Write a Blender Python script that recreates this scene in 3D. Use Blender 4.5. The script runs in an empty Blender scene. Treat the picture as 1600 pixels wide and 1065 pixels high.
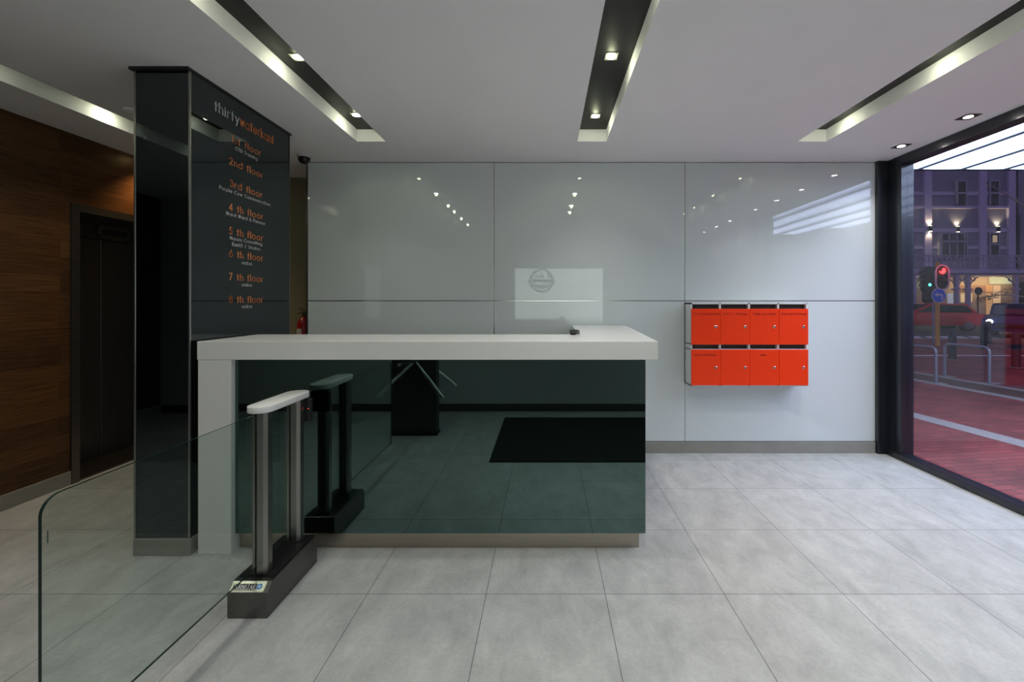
import bpy, bmesh, math, random
from mathutils import Vector, Matrix
random.seed(7)
PI = math.pi
C = bpy.context.scene.collection
S = bpy.context.scene
# ---------------------------------------------------------------- camera
EYE = 1.477
F = 660.0
cam_d = bpy.data.cameras.new('camera'); cam = bpy.data.objects.new('camera', cam_d); C.objects.link(cam)
cam.location = (0, 0, EYE); cam.rotation_euler = (PI/2, 0, 0)
cam_d.sensor_width = 36; cam_d.lens = F/1600*36
cam_d.shift_x = -53/1600; cam_d.shift_y = -62.5/1600
cam_d.clip_start = 0.02; cam_d.clip_end = 300
S.camera = cam
# ---------------------------------------------------------------- exposure, sky and key light strengths
S.view_settings.view_transform = 'Standard'; S.view_settings.look = 'None'
S.view_settings.gamma = 1; S.view_settings.use_curve_mapping = False
S.view_settings.exposure = 0.18
SKY_COL = (0.095, 0.08, 0.165); SKY = 1.6
CANOPY = 7.6
SPOT_SLOT = {0: 14, 1: 12, 2: 24, 3: 31}; SPOT_ROW = 20; SPOT_COL = (1.0, .99, 0.90); SPILL = .32
w = bpy.data.worlds.new('dusk_sky'); S.world = w; w.use_nodes = True
bg = w.node_tree.nodes['Background']; bg.inputs[0].default_value = (*SKY_COL, 1); bg.inputs[1].default_value = SKY

def px(x, y, Y):
    "the point at distance Y that the photo shows at (x, y)"
    return Vector(((x-853)/F*Y, Y, EYE-(y-470)/F*Y))
def fl(x, y):
    Y = EYE*F/(y-470); return Vector(((x-853)*Y/F, Y, 0))

# ---------------------------------------------------------------- materials
MATS = {}
def new_mat(name):
    m = bpy.data.materials.new(name); m.use_nodes = True
    return m, m.node_tree, m.node_tree.nodes['Principled BSDF']
def mat(name, col, rough=.5, metal=0, spec=.5, var=.06, nscale=30, coat=0, bump=0, stretch=(1,1,1)):
    if name in MATS: return MATS[name]
    m, nt, b = new_mat(name)
    b.inputs['Roughness'].default_value = rough; b.inputs['Metallic'].default_value = metal
    b.inputs['Specular IOR Level'].default_value = spec; b.inputs['Coat Weight'].default_value = coat
    tc = nt.nodes.new('ShaderNodeTexCoord'); mp = nt.nodes.new('ShaderNodeMapping'); mp.inputs['Scale'].default_value = stretch
    nt.links.new(tc.outputs['Object'], mp.inputs[0])
    n = nt.nodes.new('ShaderNodeTexNoise'); n.inputs['Scale'].default_value = nscale; n.inputs['Detail'].default_value = 5
    nt.links.new(mp.outputs[0], n.inputs['Vector'])
    mx = nt.nodes.new('ShaderNodeMix'); mx.data_type = 'RGBA'
    mx.inputs['A'].default_value = (*[c*(1-var) for c in col], 1); mx.inputs['B'].default_value = (*[min(1,c*(1+var)) for c in col], 1)
    nt.links.new(n.outputs['Fac'], mx.inputs['Factor']); nt.links.new(mx.outputs['Result'], b.inputs['Base Color'])
    if bump:
        bp = nt.nodes.new('ShaderNodeBump'); bp.inputs['Strength'].default_value = bump; bp.inputs['Distance'].default_value = .002
        nt.links.new(n.outputs['Fac'], bp.inputs['Height']); nt.links.new(bp.outputs[0], b.inputs['Normal'])
    MATS[name] = m; return m
def emat(name, col, s):
    if name in MATS: return MATS[name]
    m, nt, b = new_mat(name)
    b.inputs['Base Color'].default_value = (*[c*.6 for c in col], 1)
    b.inputs['Emission Color'].default_value = (*col, 1); b.inputs['Emission Strength'].default_value = s
    MATS[name] = m; return m
def pane_mat(name, tint, refl=1.0):
    m = bpy.data.materials.new(name); m.use_nodes = True; nt = m.node_tree; nt.nodes.clear()
    o = nt.nodes.new('ShaderNodeOutputMaterial'); t = nt.nodes.new('ShaderNodeBsdfTransparent'); g = nt.nodes.new('ShaderNodeBsdfGlossy')
    t.inputs[0].default_value = (*tint, 1); g.inputs['Roughness'].default_value = 0.0; g.inputs[0].default_value = (refl, refl, refl, 1)
    lw = nt.nodes.new('ShaderNodeLayerWeight'); lw.inputs[0].default_value = .5; pw = nt.nodes.new('ShaderNodeMath'); pw.operation = 'POWER'; pw.inputs[1].default_value = 5
    fr = nt.nodes.new('ShaderNodeMath'); fr.operation = 'MULTIPLY_ADD'; fr.inputs[1].default_value = .96; fr.inputs[2].default_value = .03; mx = nt.nodes.new('ShaderNodeMixShader')
    nt.links.new(lw.outputs['Facing'], pw.inputs[0]); nt.links.new(pw.outputs[0], fr.inputs[0])
    nt.links.new(fr.outputs[0], mx.inputs[0]); nt.links.new(t.outputs[0], mx.inputs[1]); nt.links.new(g.outputs[0], mx.inputs[2])
    nt.links.new(mx.outputs[0], o.inputs[0]); MATS[name] = m; return m

M_ceil = mat('white ceiling paint', (.86,.84,.87), .7, var=.02, nscale=3)
M_white = mat('white solid surface', (.78,.77,.76), .22, var=.01)
M_whitebox = mat('white lacquer', (.78,.80,.80), .4, var=.01)
M_black = mat('black paint', (.012,.012,.012), .55)
M_blackslot = mat('black slot lining', (.004,.004,.004), .5)
M_frame = mat('black powder coated aluminium', (.012,.014,.02), .28, coat=.3)
M_steel = mat('brushed stainless steel', (.34,.33,.31), .32, metal=1, var=.12, nscale=60, stretch=(1,1,.04))
M_steelh = mat('brushed kick plate steel', (.42,.38,.32), .30, metal=1, var=.12, nscale=60, stretch=(.03,1,1))
M_dsteel = mat('dark brushed steel', (.16,.155,.15), .38, metal=1, var=.15, nscale=50, stretch=(1,.04,1))
M_chrome = mat('chrome', (.75,.75,.75), .12, metal=1, var=.02)
M_smoke = mat('smoked mirror glass', (.115,.175,.165), .0, metal=1, var=.0)
M_smoke2 = mat('smoked black glass cladding', (.085,.10,.105), .0, metal=1, var=.0)
M_panel = mat('back painted white glass', (.64,.685,.695), .0, spec=.62, var=.008, nscale=2)
M_red = mat('orange red gloss door', (.92,.045,.005), .35, spec=.3, var=.03)
M_seam = mat('dark joint', (.05,.05,.05), .5)
M_trimm = mat('bright joint trim', (.55,.53,.5), .2, metal=1)
M_olive = mat('olive beige wall paint', (.20,.19,.12), .7, var=.03)
M_greywall = mat('grey lobby wall paint', (.50,.50,.50), .6, var=.03)
M_darkwall = mat('dark side wall', (.05,.05,.05), .5, var=.05)
M_skirt = mat('grey tile skirting', (.27,.26,.235), .5, var=.18, nscale=8)
M_darkskirt = mat('charcoal skirting', (.06,.06,.055), .5)
M_rubber = mat('black entrance mat pile', (.006,.006,.006), .95, var=.4, nscale=200, bump=.8)
M_greybox = mat('graphite steel cabinet', (.03,.03,.032), .35, var=.1)
M_glass = pane_mat('window glass', (.93,.94,.95))
M_bglass = pane_mat('green tinted barrier glass', (.89,.935,.915))
M_gedge = mat('dark glass edge', (.01,.03,.025), .1)
M_lens = emat('lit halogen lens', (.95,1,.74), 60)
M_lenswm = emat('lit warm lens', (1,.66,.30), 20)
M_lensw = emat('lit white lens', (1,.96,.90), 22)
M_or = mat('orange vinyl lettering', (.85,.27,.09), .5, var=.02)
M_gr = mat('silver vinyl lettering', (.62,.60,.62), .4, var=.02)
M_engr = mat('engraved dark red lettering', (.25,.02,.01), .5)

def floor_material():
    m, nt, b = new_mat('pale concrete look floor tiles'); N = nt.nodes; L = nt.links
    tc = N.new('ShaderNodeTexCoord'); mp = N.new('ShaderNodeMapping'); mp.inputs['Location'].default_value = (-.3+.0012, -.331+.0012, 0)
    L.new(tc.outputs['Object'], mp.inputs[0])
    br = N.new('ShaderNodeTexBrick'); br.offset = 0; br.squash = 1
    br.inputs['Scale'].default_value = 1; br.inputs['Brick Width'].default_value = .6; br.inputs['Row Height'].default_value = .6
    br.inputs['Mortar Size'].default_value = .0016; br.inputs['Mortar Smooth'].default_value = 0; br.inputs['Bias'].default_value = 0
    br.inputs['Color1'].default_value = (.43,.43,.425,1); br.inputs['Color2'].default_value = (.47,.47,.465,1); br.inputs['Mortar'].default_value = (.11,.11,.11,1)
    L.new(mp.outputs[0], br.inputs['Vector'])
    # cloudy mottling, stretched along the room, and fine speckle
    mp2 = N.new('ShaderNodeMapping'); mp2.inputs['Scale'].default_value = (3.2, 1.9, 1); mp2.inputs['Rotation'].default_value = (0,0,.5)
    L.new(tc.outputs['Object'], mp2.inputs[0])
    n1 = N.new('ShaderNodeTexNoise'); n1.inputs['Scale'].default_value = 2.2; n1.inputs['Detail'].default_value = 9; n1.inputs['Roughness'].default_value = .68; n1.inputs['Distortion'].default_value = .4
    L.new(mp2.outputs[0], n1.inputs['Vector'])
    n2 = N.new('ShaderNodeTexNoise'); n2.inputs['Scale'].default_value = 55; n2.inputs['Detail'].default_value = 6; n2.inputs['Roughness'].default_value = .8
    L.new(tc.outputs['Object'], n2.inputs['Vector'])
    r1 = N.new('ShaderNodeMapRange'); r1.inputs['From Min'].default_value = .3; r1.inputs['From Max'].default_value = .7; r1.inputs['To Min'].default_value = .76; r1.inputs['To Max'].default_value = 1.12
    r2 = N.new('ShaderNodeMapRange'); r2.inputs['From Min'].default_value = .3; r2.inputs['From Max'].default_value = .7; r2.inputs['To Min'].default_value = .88; r2.inputs['To Max'].default_value = 1.08
    L.new(n1.outputs['Fac'], r1.inputs[0]); L.new(n2.outputs['Fac'], r2.inputs[0])
    mu = N.new('ShaderNodeMath'); mu.operation = 'MULTIPLY'; L.new(r1.outputs[0], mu.inputs[0]); L.new(r2.outputs[0], mu.inputs[1])
    vm = N.new('ShaderNodeVectorMath'); vm.operation = 'SCALE'; L.new(br.outputs['Color'], vm.inputs[0]); L.new(mu.outputs[0], vm.inputs['Scale'])
    L.new(vm.outputs[0], b.inputs['Base Color']); b.inputs['Roughness'].default_value = .42; b.inputs['Specular IOR Level'].default_value = .35
    return m
def wood_material():
    m, nt, b = new_mat('dark horizontal bamboo planks'); N = nt.nodes; L = nt.links
    tc = N.new('ShaderNodeTexCoord'); sp = N.new('ShaderNodeSeparateXYZ'); cb = N.new('ShaderNodeCombineXYZ')
    L.new(tc.outputs['Object'], sp.inputs[0]); L.new(sp.outputs['Y'], cb.inputs['X']); L.new(sp.outputs['Z'], cb.inputs['Y'])
    br = N.new('ShaderNodeTexBrick'); br.offset = .37; br.inputs['Scale'].default_value = 1; br.inputs['Brick Width'].default_value = 1.9; br.inputs['Row Height'].default_value = .14
    br.inputs['Mortar Size'].default_value = .0012; br.inputs['Color1'].default_value = (.075,.032,.012,1); br.inputs['Color2'].default_value = (.135,.06,.022,1); br.inputs['Mortar'].default_value = (.03,.012,.005,1)
    L.new(cb.outputs[0], br.inputs['Vector'])
    mp = N.new('ShaderNodeMapping'); mp.inputs['Scale'].default_value = (2.2, 60, 1); L.new(cb.outputs[0], mp.inputs[0])
    n = N.new('ShaderNodeTexNoise'); n.inputs['Scale'].default_value = 1.6; n.inputs['Detail'].default_value = 8; n.inputs['Roughness'].default_value = .7; L.new(mp.outputs[0], n.inputs['Vector'])
    r = N.new('ShaderNodeMapRange'); r.inputs['From Min'].default_value = .32; r.inputs['From Max'].default_value = .68; r.inputs['To Min'].default_value = .35; r.inputs['To Max'].default_value = 1.6; L.new(n.outputs['Fac'], r.inputs[0])
    vm = N.new('ShaderNodeVectorMath'); vm.operation = 'SCALE'; L.new(br.outputs['Color'], vm.inputs[0]); L.new(r.outputs[0], vm.inputs['Scale'])
    L.new(vm.outputs[0], b.inputs['Base Color']); b.inputs['Roughness'].default_value = .38; b.inputs['Specular IOR Level'].default_value = .3
    return m
def paver_material():
    m, nt, b = new_mat('red clay pavers'); N = nt.nodes; L = nt.links
    tc = N.new('ShaderNodeTexCoord'); mp = N.new('ShaderNodeMapping'); mp.inputs['Rotation'].default_value = (0,0,-.14); L.new(tc.outputs['Object'], mp.inputs[0])
    br = N.new('ShaderNodeTexBrick'); br.inputs['Scale'].default_value = 1; br.inputs['Brick Width'].default_value = .22; br.inputs['Row Height'].default_value = .075
    br.inputs['Mortar Size'].default_value = .0045; br.inputs['Color1'].default_value = (.19,.03,.03,1); br.inputs['Color2'].default_value = (.27,.05,.046,1); br.inputs['Mortar'].default_value = (.07,.02,.018,1)
    L.new(mp.outputs[0], br.inputs['Vector'])
    n = N.new('ShaderNodeTexNoise'); n.inputs['Scale'].default_value = 1.6; n.inputs['Detail'].default_value = 7; L.new(tc.outputs['Object'], n.inputs['Vector'])
    r = N.new('ShaderNodeMapRange'); r.inputs['From Min'].default_value = .3; r.inputs['From Max'].default_value = .7; r.inputs['To Min'].default_value = .6; r.inputs['To Max'].default_value = 1.25; L.new(n.outputs['Fac'], r.inputs[0])
    vm = N.new('ShaderNodeVectorMath'); vm.operation = 'SCALE'; L.new(br.outputs['Color'], vm.inputs[0]); L.new(r.outputs[0], vm.inputs['Scale'])
    L.new(vm.outputs[0], b.inputs['Base Color']); b.inputs['Roughness'].default_value = .75
    return m
def canopy_material():
    "backlit stretch panels: tubes run behind each panel, so each is brightest along its own middle"
    m, nt, b = new_mat('backlit canopy panel'); N = nt.nodes; L = nt.links
    tc = N.new('ShaderNodeTexCoord'); sp = N.new('ShaderNodeSeparateXYZ'); L.new(tc.outputs['Generated'], sp.inputs[0])
    cr = N.new('ShaderNodeValToRGB'); e = cr.color_ramp.elements
    e[0].position = 0; e[0].color = (.12,.17,.30,1); e[1].position = 1; e[1].color = (.12,.17,.30,1)
    
    for q in (.35,.65): k = cr.color_ramp.elements.new(q); k.color = (.60,.72,1,1)
    L.new(sp.outputs['X'], cr.inputs[0]); L.new(cr.outputs[0], b.inputs['Emission Color']); b.inputs['Emission Strength'].default_value = CANOPY
    b.inputs['Base Color'].default_value = (.6,.6,.65,1)
    return m

# ---------------------------------------------------------------- mesh helpers
def BM(): return bmesh.new()
def box(bm, x0, x1, y0, y1, z0, z1, bev=0, seg=2):
    r = bmesh.ops.create_cube(bm, size=1); vs = r['verts']
    for v in vs:
        v.co = Vector((x0+(v.co.x+.5)*(x1-x0), y0+(v.co.y+.5)*(y1-y0), z0+(v.co.z+.5)*(z1-z0)))
    if bev:
        es = list({e for v in vs for e in v.link_edges})
        bmesh.ops.bevel(bm, geom=es, offset=bev, segments=seg, profile=.5, affect='EDGES')
    return bm
def prism(bm, poly, a, b, axis='z', bev=0):
    "closed 2D polygon extruded from a to b; axis z: (x,y); x: (y,z); y: (x,z)"
    def pt(p, t): return {'z':(p[0],p[1],t), 'x':(t,p[0],p[1]), 'y':(p[0],t,p[1])}[axis]
    lo = [bm.verts.new(pt(p, a)) for p in poly]; hi = [bm.verts.new(pt(p, b)) for p in poly]
    fs = [bm.faces.new(lo), bm.faces.new(hi)]
    n = len(poly)
    for i in range(n): fs.append(bm.faces.new((lo[i], lo[(i+1)%n], hi[(i+1)%n], hi[i])))
    bmesh.ops.recalc_face_normals(bm, faces=fs)
    if bev:
        es = list({e for f in fs[:2] for e in f.edges})
        bmesh.ops.bevel(bm, geom=es, offset=bev, segments=2, profile=.5, affect='EDGES')
    return bm
def tube(bm, pts, r, n=12, caps=True, radii=None):
    pts = [Vector(p) for p in pts]; rings = []; prev = None
    for i, p in enumerate(pts):
        t = (pts[min(i+1,len(pts)-1)]-pts[max(i-1,0)]).normalized()
        if prev is None:
            u = t.orthogonal().normalized()
        else:
            u = (prev-t*prev.dot(t)).normalized()
        prev = u; v = t.cross(u); rr = radii[i] if radii else r
        rings.append([bm.verts.new(p+(u*math.cos(a)+v*math.sin(a))*rr) for a in [2*PI*k/n for k in range(n)]])
    fs = []
    for a, b in zip(rings, rings[1:]):
        for k in range(n): fs.append(bm.faces.new((a[k], a[(k+1)%n], b[(k+1)%n], b[k])))
    if caps: fs += [bm.faces.new(rings[0]), bm.faces.new(rings[-1])]
    bmesh.ops.recalc_face_normals(bm, faces=fs); return bm
def lathe(bm, prof, loc=(0,0,0), n=28, axis='z'):
    rings = []
    for r, z in prof:
        ring = []
        for k in range(n):
            a = 2*PI*k/n; q = {'z':(r*math.cos(a), r*math.sin(a), z), 'y':(r*math.cos(a), z, r*math.sin(a)), 'x':(z, r*math.cos(a), r*math.sin(a))}[axis]
            ring.append(bm.verts.new(Vector(q)+Vector(loc)))
        rings.append(ring)
    fs = []
    for a, b in zip(rings, rings[1:]):
        for k in range(n): fs.append(bm.faces.new((a[k], a[(k+1)%n], b[(k+1)%n], b[k])))
    fs += [bm.faces.new(rings[0]), bm.faces.new(rings[-1])]
    bmesh.ops.recalc_face_normals(bm, faces=fs); return bm
def stadium(cx, cy, hx, hy, n=14):
    "outline of a stadium lengthways in y"
    pts = []
    for k in range(n+1): a = PI*k/n; pts.append((cx+hx*math.cos(a), cy+hy-hx+hx*math.sin(a)))
    for k in range(n+1): a = PI+PI*k/n; pts.append((cx+hx*math.cos(a), cy-hy+hx+hx*math.sin(a)))
    return pts
def ring_plate(bm, outer, inner, a, b, axis='z'):
    def pt(p, t): return {'z':(p[0],p[1],t), 'x':(t,p[0],p[1]), 'y':(p[0],t,p[1])}[axis]
    n = len(outer); V = [[bm.verts.new(pt(p, t)) for p in q] for q in (outer, inner) for t in (a, b)]
    fs = []
    for i in range(n):
        j = (i+1)%n
        fs += [bm.faces.new((V[0][i],V[0][j],V[1][j],V[1][i])), bm.faces.new((V[2][i],V[3][i],V[3][j],V[2][j])),
               bm.faces.new((V[0][i],V[2][i],V[2][j],V[0][j])), bm.faces.new((V[1][i],V[1][j],V[3][j],V[3][i]))]
    bmesh.ops.recalc_face_normals(bm, faces=fs); return bm

def root_of(o):
    while o.parent: o = o.parent
    return o
def obj(name, bm, m, parent=None, smooth=False, label=None):
    "link a bmesh given in world coordinates as one object"
    me = bpy.data.meshes.new(name)
    if parent: off = root_of(parent).location.copy()
    elif name.startswith(('floor',)): off = Vector((0,0,0))
    else:
        xs = [v.co for v in bm.verts]
        off = Vector(((min(v.x for v in xs)+max(v.x for v in xs))/2, (min(v.y for v in xs)+max(v.y for v in xs))/2, min(v.z for v in xs)))
    bmesh.ops.translate(bm, verts=bm.verts, vec=-off)
    bm.to_mesh(me); bm.free()
    me.materials.append(m)
    o = bpy.data.objects.new(name, me); C.objects.link(o)
    if parent: o.parent = parent
    else: o.location = off
    if smooth:
        for p in me.polygons: p.use_smooth = True
        try: me.set_sharp_from_angle(angle=math.radians(35))
        except Exception: pass
    if label: o['label'] = label
    return o
def thing(name, label, cat, loc=(0,0,0), group=None):
    o = bpy.data.objects.new(name, None); C.objects.link(o); o.location = loc; o.empty_display_size = .1
    o['label'] = label; o['category'] = cat
    if group: o['group'] = group
    return o
def tag(o, label, cat, group=None):
    o['label'] = label; o['category'] = cat
    if group: o['group'] = group
    return o
def struct(name, bm, m, label=None):
    o = obj(name, bm, m); o['kind'] = 'structure'
    if label: o['label'] = label
    return o
def dup(o, loc, label=None, parent=None):
    c = o.copy(); C.objects.link(c)
    if parent: c.parent = parent
    else:
        c.location = loc
        if label: c['label'] = label
    for ch in list(o.children): dup(ch, None, None, c)
    return c
def lamp(name, kind, loc, energy, col, parent=None, size=.03, cone=None, blend=.6, rot=(0,0,0)):
    d = bpy.data.lights.new(name, kind); d.energy = energy; d.color = col
    if kind in ('POINT','SPOT'): d.shadow_soft_size = size
    if kind == 'SPOT': d.spot_size = math.radians(cone); d.spot_blend = blend
    o = bpy.data.objects.new(name, d); C.objects.link(o)
    o.rotation_euler = rot
    if parent: o.parent = parent; o.location = Vector(loc)-root_of(parent).location
    else: o.location = loc
    return o

# ---------------------------------------------------------------- stroke lettering (geometric sans, cap height 1, x height .66)
def arc(cx, cy, rx, ry, a0, a1):
    n = max(3, int(abs(a1-a0)/22)); return [(cx+rx*math.cos(math.radians(a0+(a1-a0)*k/n)), cy+ry*math.sin(math.radians(a0+(a1-a0)*k/n))) for k in range(n+1)]
o_ = arc(.33,.33,.33,.33,0,360)
G = {
 'a':(.66,[o_,[(.66,0),(.66,.66)]]), 'b':(.66,[o_,[(0,0),(0,1)]]), 'c':(.58,[arc(.33,.33,.33,.33,48,312)]), 'd':(.66,[o_,[(.66,0),(.66,1)]]),
 'e':(.66,[arc(.33,.33,.33,.33,0,320),[(0,.33),(.66,.33)]]), 'f':(.3,[[(.12,0),(.12,.8)]+arc(.3,.82,.18,.18,180,90),[(0,.66),(.3,.66)]]),
 'g':(.66,[o_,[(.66,.66),(.66,0)]+arc(.33,-.02,.33,.3,0,-150)]), 'h':(.5,[[(0,0),(0,1)],arc(.25,.41,.25,.25,180,0)+[(.5,0)]]),
 'i':(.02,[[(0,0),(0,.66)],[(0,.84),(0,.88)]]), 'k':(.45,[[(0,0),(0,1)],[(0,.25),(.4,.66)],[(.12,.37),(.45,0)]]), 'l':(.02,[[(0,0),(0,1)]]),
 'm':(.84,[[(0,0),(0,.66)],arc(.21,.45,.21,.21,180,0)+[(.42,0)],arc(.63,.45,.21,.21,180,0)+[(.84,0)]]),
 'n':(.5,[[(0,0),(0,.66)],arc(.25,.41,.25,.25,180,0)+[(.5,0)]]), 'o':(.66,[o_]), 'p':(.66,[o_,[(0,.66),(0,-.32)]]), 'q':(.66,[o_,[(.66,.66),(.66,-.32)]]),
 'r':(.28,[[(0,0),(0,.66)],arc(.24,.42,.24,.24,180,75)]), 's':(.36,[arc(.18,.49,.17,.17,50,270)+arc(.18,.16,.18,.16,90,-130)]),
 't':(.28,[[(.13,0),(.13,.92)],[(0,.66),(.28,.66)]]), 'u':(.5,[[(0,.66),(0,.25)]+arc(.25,.25,.25,.25,180,360)+[(.5,.66)]]), 'v':(.5,[[(0,.66),(.25,0),(.5,.66)]]),
 'w':(.76,[[(0,.66),(.19,0),(.38,.62),(.57,0),(.76,.66)]]), 'y':(.5,[[(0,.66),(.26,.05)],[(.5,.66),(.12,-.32)]]), 'z':(.45,[[(0,.66),(.45,.66),(0,0),(.45,0)]]),
 'A':(.72,[[(0,0),(.36,1),(.72,0)],[(.13,.36),(.59,.36)]]), 'B':(.5,[[(0,0),(0,1),(.25,1)]+arc(.25,.76,.22,.24,90,-90)+[(0,.52),(.25,.52)]+arc(.25,.26,.25,.26,90,-90)+[(0,0)]]),
 'C':(.8,[arc(.48,.5,.48,.5,42,318)]), 'E':(.48,[[(.48,1),(0,1),(0,0),(.48,0)],[(0,.52),(.44,.52)]]), 'H':(.62,[[(0,0),(0,1)],[(.62,0),(.62,1)],[(0,.52),(.62,.52)]]),
 'I':(.02,[[(0,0),(0,1)]]), 'N':(.66,[[(0,0),(0,1),(.66,0),(.66,1)]]), 'P':(.5,[[(0,0),(0,1),(.24,1)]+arc(.24,.74,.26,.26,90,-90)+[(0,.48)]]),
 'R':(.55,[[(0,0),(0,1),(.25,1)]+arc(.25,.74,.26,.26,90,-90)+[(0,.48)],[(.22,.48),(.55,0)]]), 'S':(.5,[arc(.26,.75,.23,.25,45,265)+arc(.25,.25,.25,.25,88,-135)]),
 'T':(.52,[[(0,1),(.52,1)],[(.26,1),(.26,0)]]), 'U':(.6,[[(0,1),(0,.3)]+arc(.3,.3,.3,.3,180,360)+[(.6,1)]]), 'W':(1.0,[[(0,1),(.25,0),(.5,.95),(.75,0),(1.0,1)]]),
 'Y':(.6,[[(0,1),(.3,.5),(.6,1)],[(.3,.5),(.3,0)]]), '0':(.56,[arc(.28,.5,.28,.5,0,360)]),
 '1':(.2,[[(0,.9),(.16,1),(.16,0)]]), '2':(.52,[arc(.27,.73,.25,.27,170,-30)+[(0,0),(.52,0)]]), '3':(.5,[arc(.24,.76,.22,.24,150,-90)+arc(.24,.27,.26,.27,88,-150)]),
 '4':(.56,[[(.44,0),(.44,1),(0,.27),(.56,.27)]]), '5':(.5,[[(.46,1),(.14,1),(.08,.56)]+arc(.23,.33,.27,.31,115,-140)]), '6':(.56,[arc(.28,.3,.28,.3,0,360),[(.04,.42),(.42,1)]]),
 '7':(.5,[[(0,1),(.5,1),(.14,0)]]), '8':(.54,[arc(.27,.77,.21,.23,0,360),arc(.27,.27,.27,.27,0,360)]), '/':(.35,[[(0,-.05),(.35,1.05)]]),
 '&':(.68,[[(.66,0),(.2,.6)]+arc(.3,.8,.17,.18,215,-30)+[(.12,.45)]+arc(.25,.24,.25,.24,120,330)+[(.62,.42)]]), ' ':(.28,[])}
def text_bm(bm, s, org, U, V, N, h, track=.2, wt=.11, depth=.0015, align='c', width=None, bow=None):
    "org is the centre (or left end) of the baseline; h the cap height; width squeezes or spreads the line; bow=(radius, up) wraps it"
    W = sum(G[c][0]+track for c in s)-track
    sc = h; k = 1.0
    if width: k = width/(W*h)
    u0 = -W/2 if align == 'c' else 0
    org = Vector(org); U = Vector(U); V = Vector(V); N = Vector(N)
    hw = wt*h/2
    def P(u, v):
        if bow:
            R, sg = bow; th = u*k*h/R
            if sg > 0: return org+U*math.sin(th)*(R+v*h)+V*(math.cos(th)*(R+v*h))
            return org+U*math.sin(th)*(R-v*h)-V*(math.cos(th)*(R-v*h))
        return org+U*(u*k*h)+V*(v*h)
    for c in s:
        adv, strokes = G[c]
        for st in strokes:
            pts = [P(u0+p[0], p[1]) for p in st]
            for a, b in zip(pts, pts[1:]):
                d = b-a
                if d.length < 1e-6: continue
                d.normalize(); q = N.cross(d)*hw; e = d*hw*.7
                cs = [a-e-q, b+e-q, b+e+q, a-e+q]
                lo = [bm.verts.new(p) for p in cs]; hi = [bm.verts.new(p+N*depth) for p in cs]
                bm.faces.new(hi)
                for i in range(4): bm.faces.new((lo[i], lo[(i+1)%4], hi[(i+1)%4], hi[i]))
        u0 += adv+track
    return bm

# ================================================================ THE ROOM
YW = 4.113; CZ = 2.829; XG = 3.30
bm = BM(); box(bm, -5.3, XG+.12, -.9, 5.0, -.12, 0); fo = struct('floor', bm, floor_material())
# ceiling with four long light slots
SLOTS = [(-3.35,-3.11), (-1.602,-1.359), (.267,.512), (2.135,2.378)]
SY0, SY1, SZ = .02, 3.584, 2.932
bm = BM(); xs = [-5.3]+[v for s in SLOTS for v in s]+[XG+.12]
for a, b in zip(xs[::2], xs[1::2]): box(bm, a, b, SY0, SY1, CZ, SZ)
box(bm, -5.3, XG+.12, -.9, SY0, CZ, SZ); box(bm, -5.3, XG+.12, SY1, 5.0, CZ, SZ)
box(bm, -5.3, XG+.12, -.9, 5.0, SZ+.006, SZ+.12)
struct('ceiling', bm, M_ceil)
for i, (a, b) in enumerate(SLOTS):
    bm = BM(); box(bm, a-.01, b+.01, SY0-.01, SY1+.01, SZ, SZ+.006); struct('trim_%d' % (i+1), bm, M_blackslot, 'black lining in the top of a ceiling light slot')
# back wall clad in white glass
wb = BM(); box(wb, -2.324, XG+.12, YW+.02, YW+.2, 0, CZ)
wall_back = struct('wall_back', wb, M_seam)
cols = [(-2.318,-.509), (-.501,1.349), (1.357,3.205)]; rows = [(.113,1.4735), (1.4825,2.822)]
for a, b in cols:
    for c, d in rows:
        bm = BM(); box(bm, a, b, YW, YW+.02, c, d, .0012, 1); obj('glass_panel', bm, M_panel, wall_back)
bm = BM()
for x in (-.505, 1.353): box(bm, x-.0035, x+.0035, YW+.006, YW+.02, .11, CZ)
box(bm, -2.324, 3.205, YW+.006, YW+.02, 1.4745, 1.4815)
obj('joint_strip', bm, M_trimm, wall_back)
bm = BM(); box(bm, -2.334, -2.322, YW, YW+.2, 0, CZ); obj('end_trim', bm, M_dsteel, wall_back)
bm = BM(); box(bm, -2.324, XG-.1, YW-.012, YW+.02, 0, .107, .002, 1); struct('baseboard_back', bm, M_skirt)
# hall behind the pillar
bm = BM(); box(bm, -4.4, -2.29, 4.66, 4.8, 0, CZ); struct('wall_hall', bm, M_olive)
bm = BM(); box(bm, -2.29, -2.15, YW+.2, 4.66, 0, CZ); struct('wall_hall_side', bm, M_olive)
bm = BM(); box(bm, -4.4, -2.29, 4.63, 4.66, CZ-.03, CZ); struct('trim_5', bm, M_olive)
# bamboo wall with the lift opening
XL = -3.83; EY0, EY1, EZ = 3.398, 4.56, 2.27
M_wood = wood_material()
bm = BM(); box(bm, XL-.1, XL, 2.0, EY0, 0, CZ); box(bm, XL-.1, XL, EY1, 4.66, 0, CZ); box(bm, XL-.1, XL, EY0, EY1, EZ, CZ)
wl = struct('wall_left', bm, M_wood)
bm = BM(); box(bm, -4.45, -4.27, 3.2, 4.66, 0, CZ); struct('wall_lift_backing', bm, M_black)  # black backing added to keep sky light out of the lift door gaps
bm = BM(); box(bm, XL, XL+.012, 2.0, EY0, 0, .11, .002, 1); box(bm, XL, XL+.012, EY1, 4.66, 0, .11, .002, 1); struct('baseboard_left', bm, M_skirt)
bm = BM(); box(bm, -5.2, XL-.1, 1.9, 2.0, 0, CZ); struct('wall_left_return', bm, M_darkwall)
bm = BM(); box(bm, -5.3, -5.1, -.9, 2.0, 0, CZ); struct('wall_left_far', bm, M_darkwall)
bm = BM(); box(bm, -5.1, -5.085, -.68, 1.9, 0, .11); struct('baseboard_left_far', bm, M_skirt)
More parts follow.
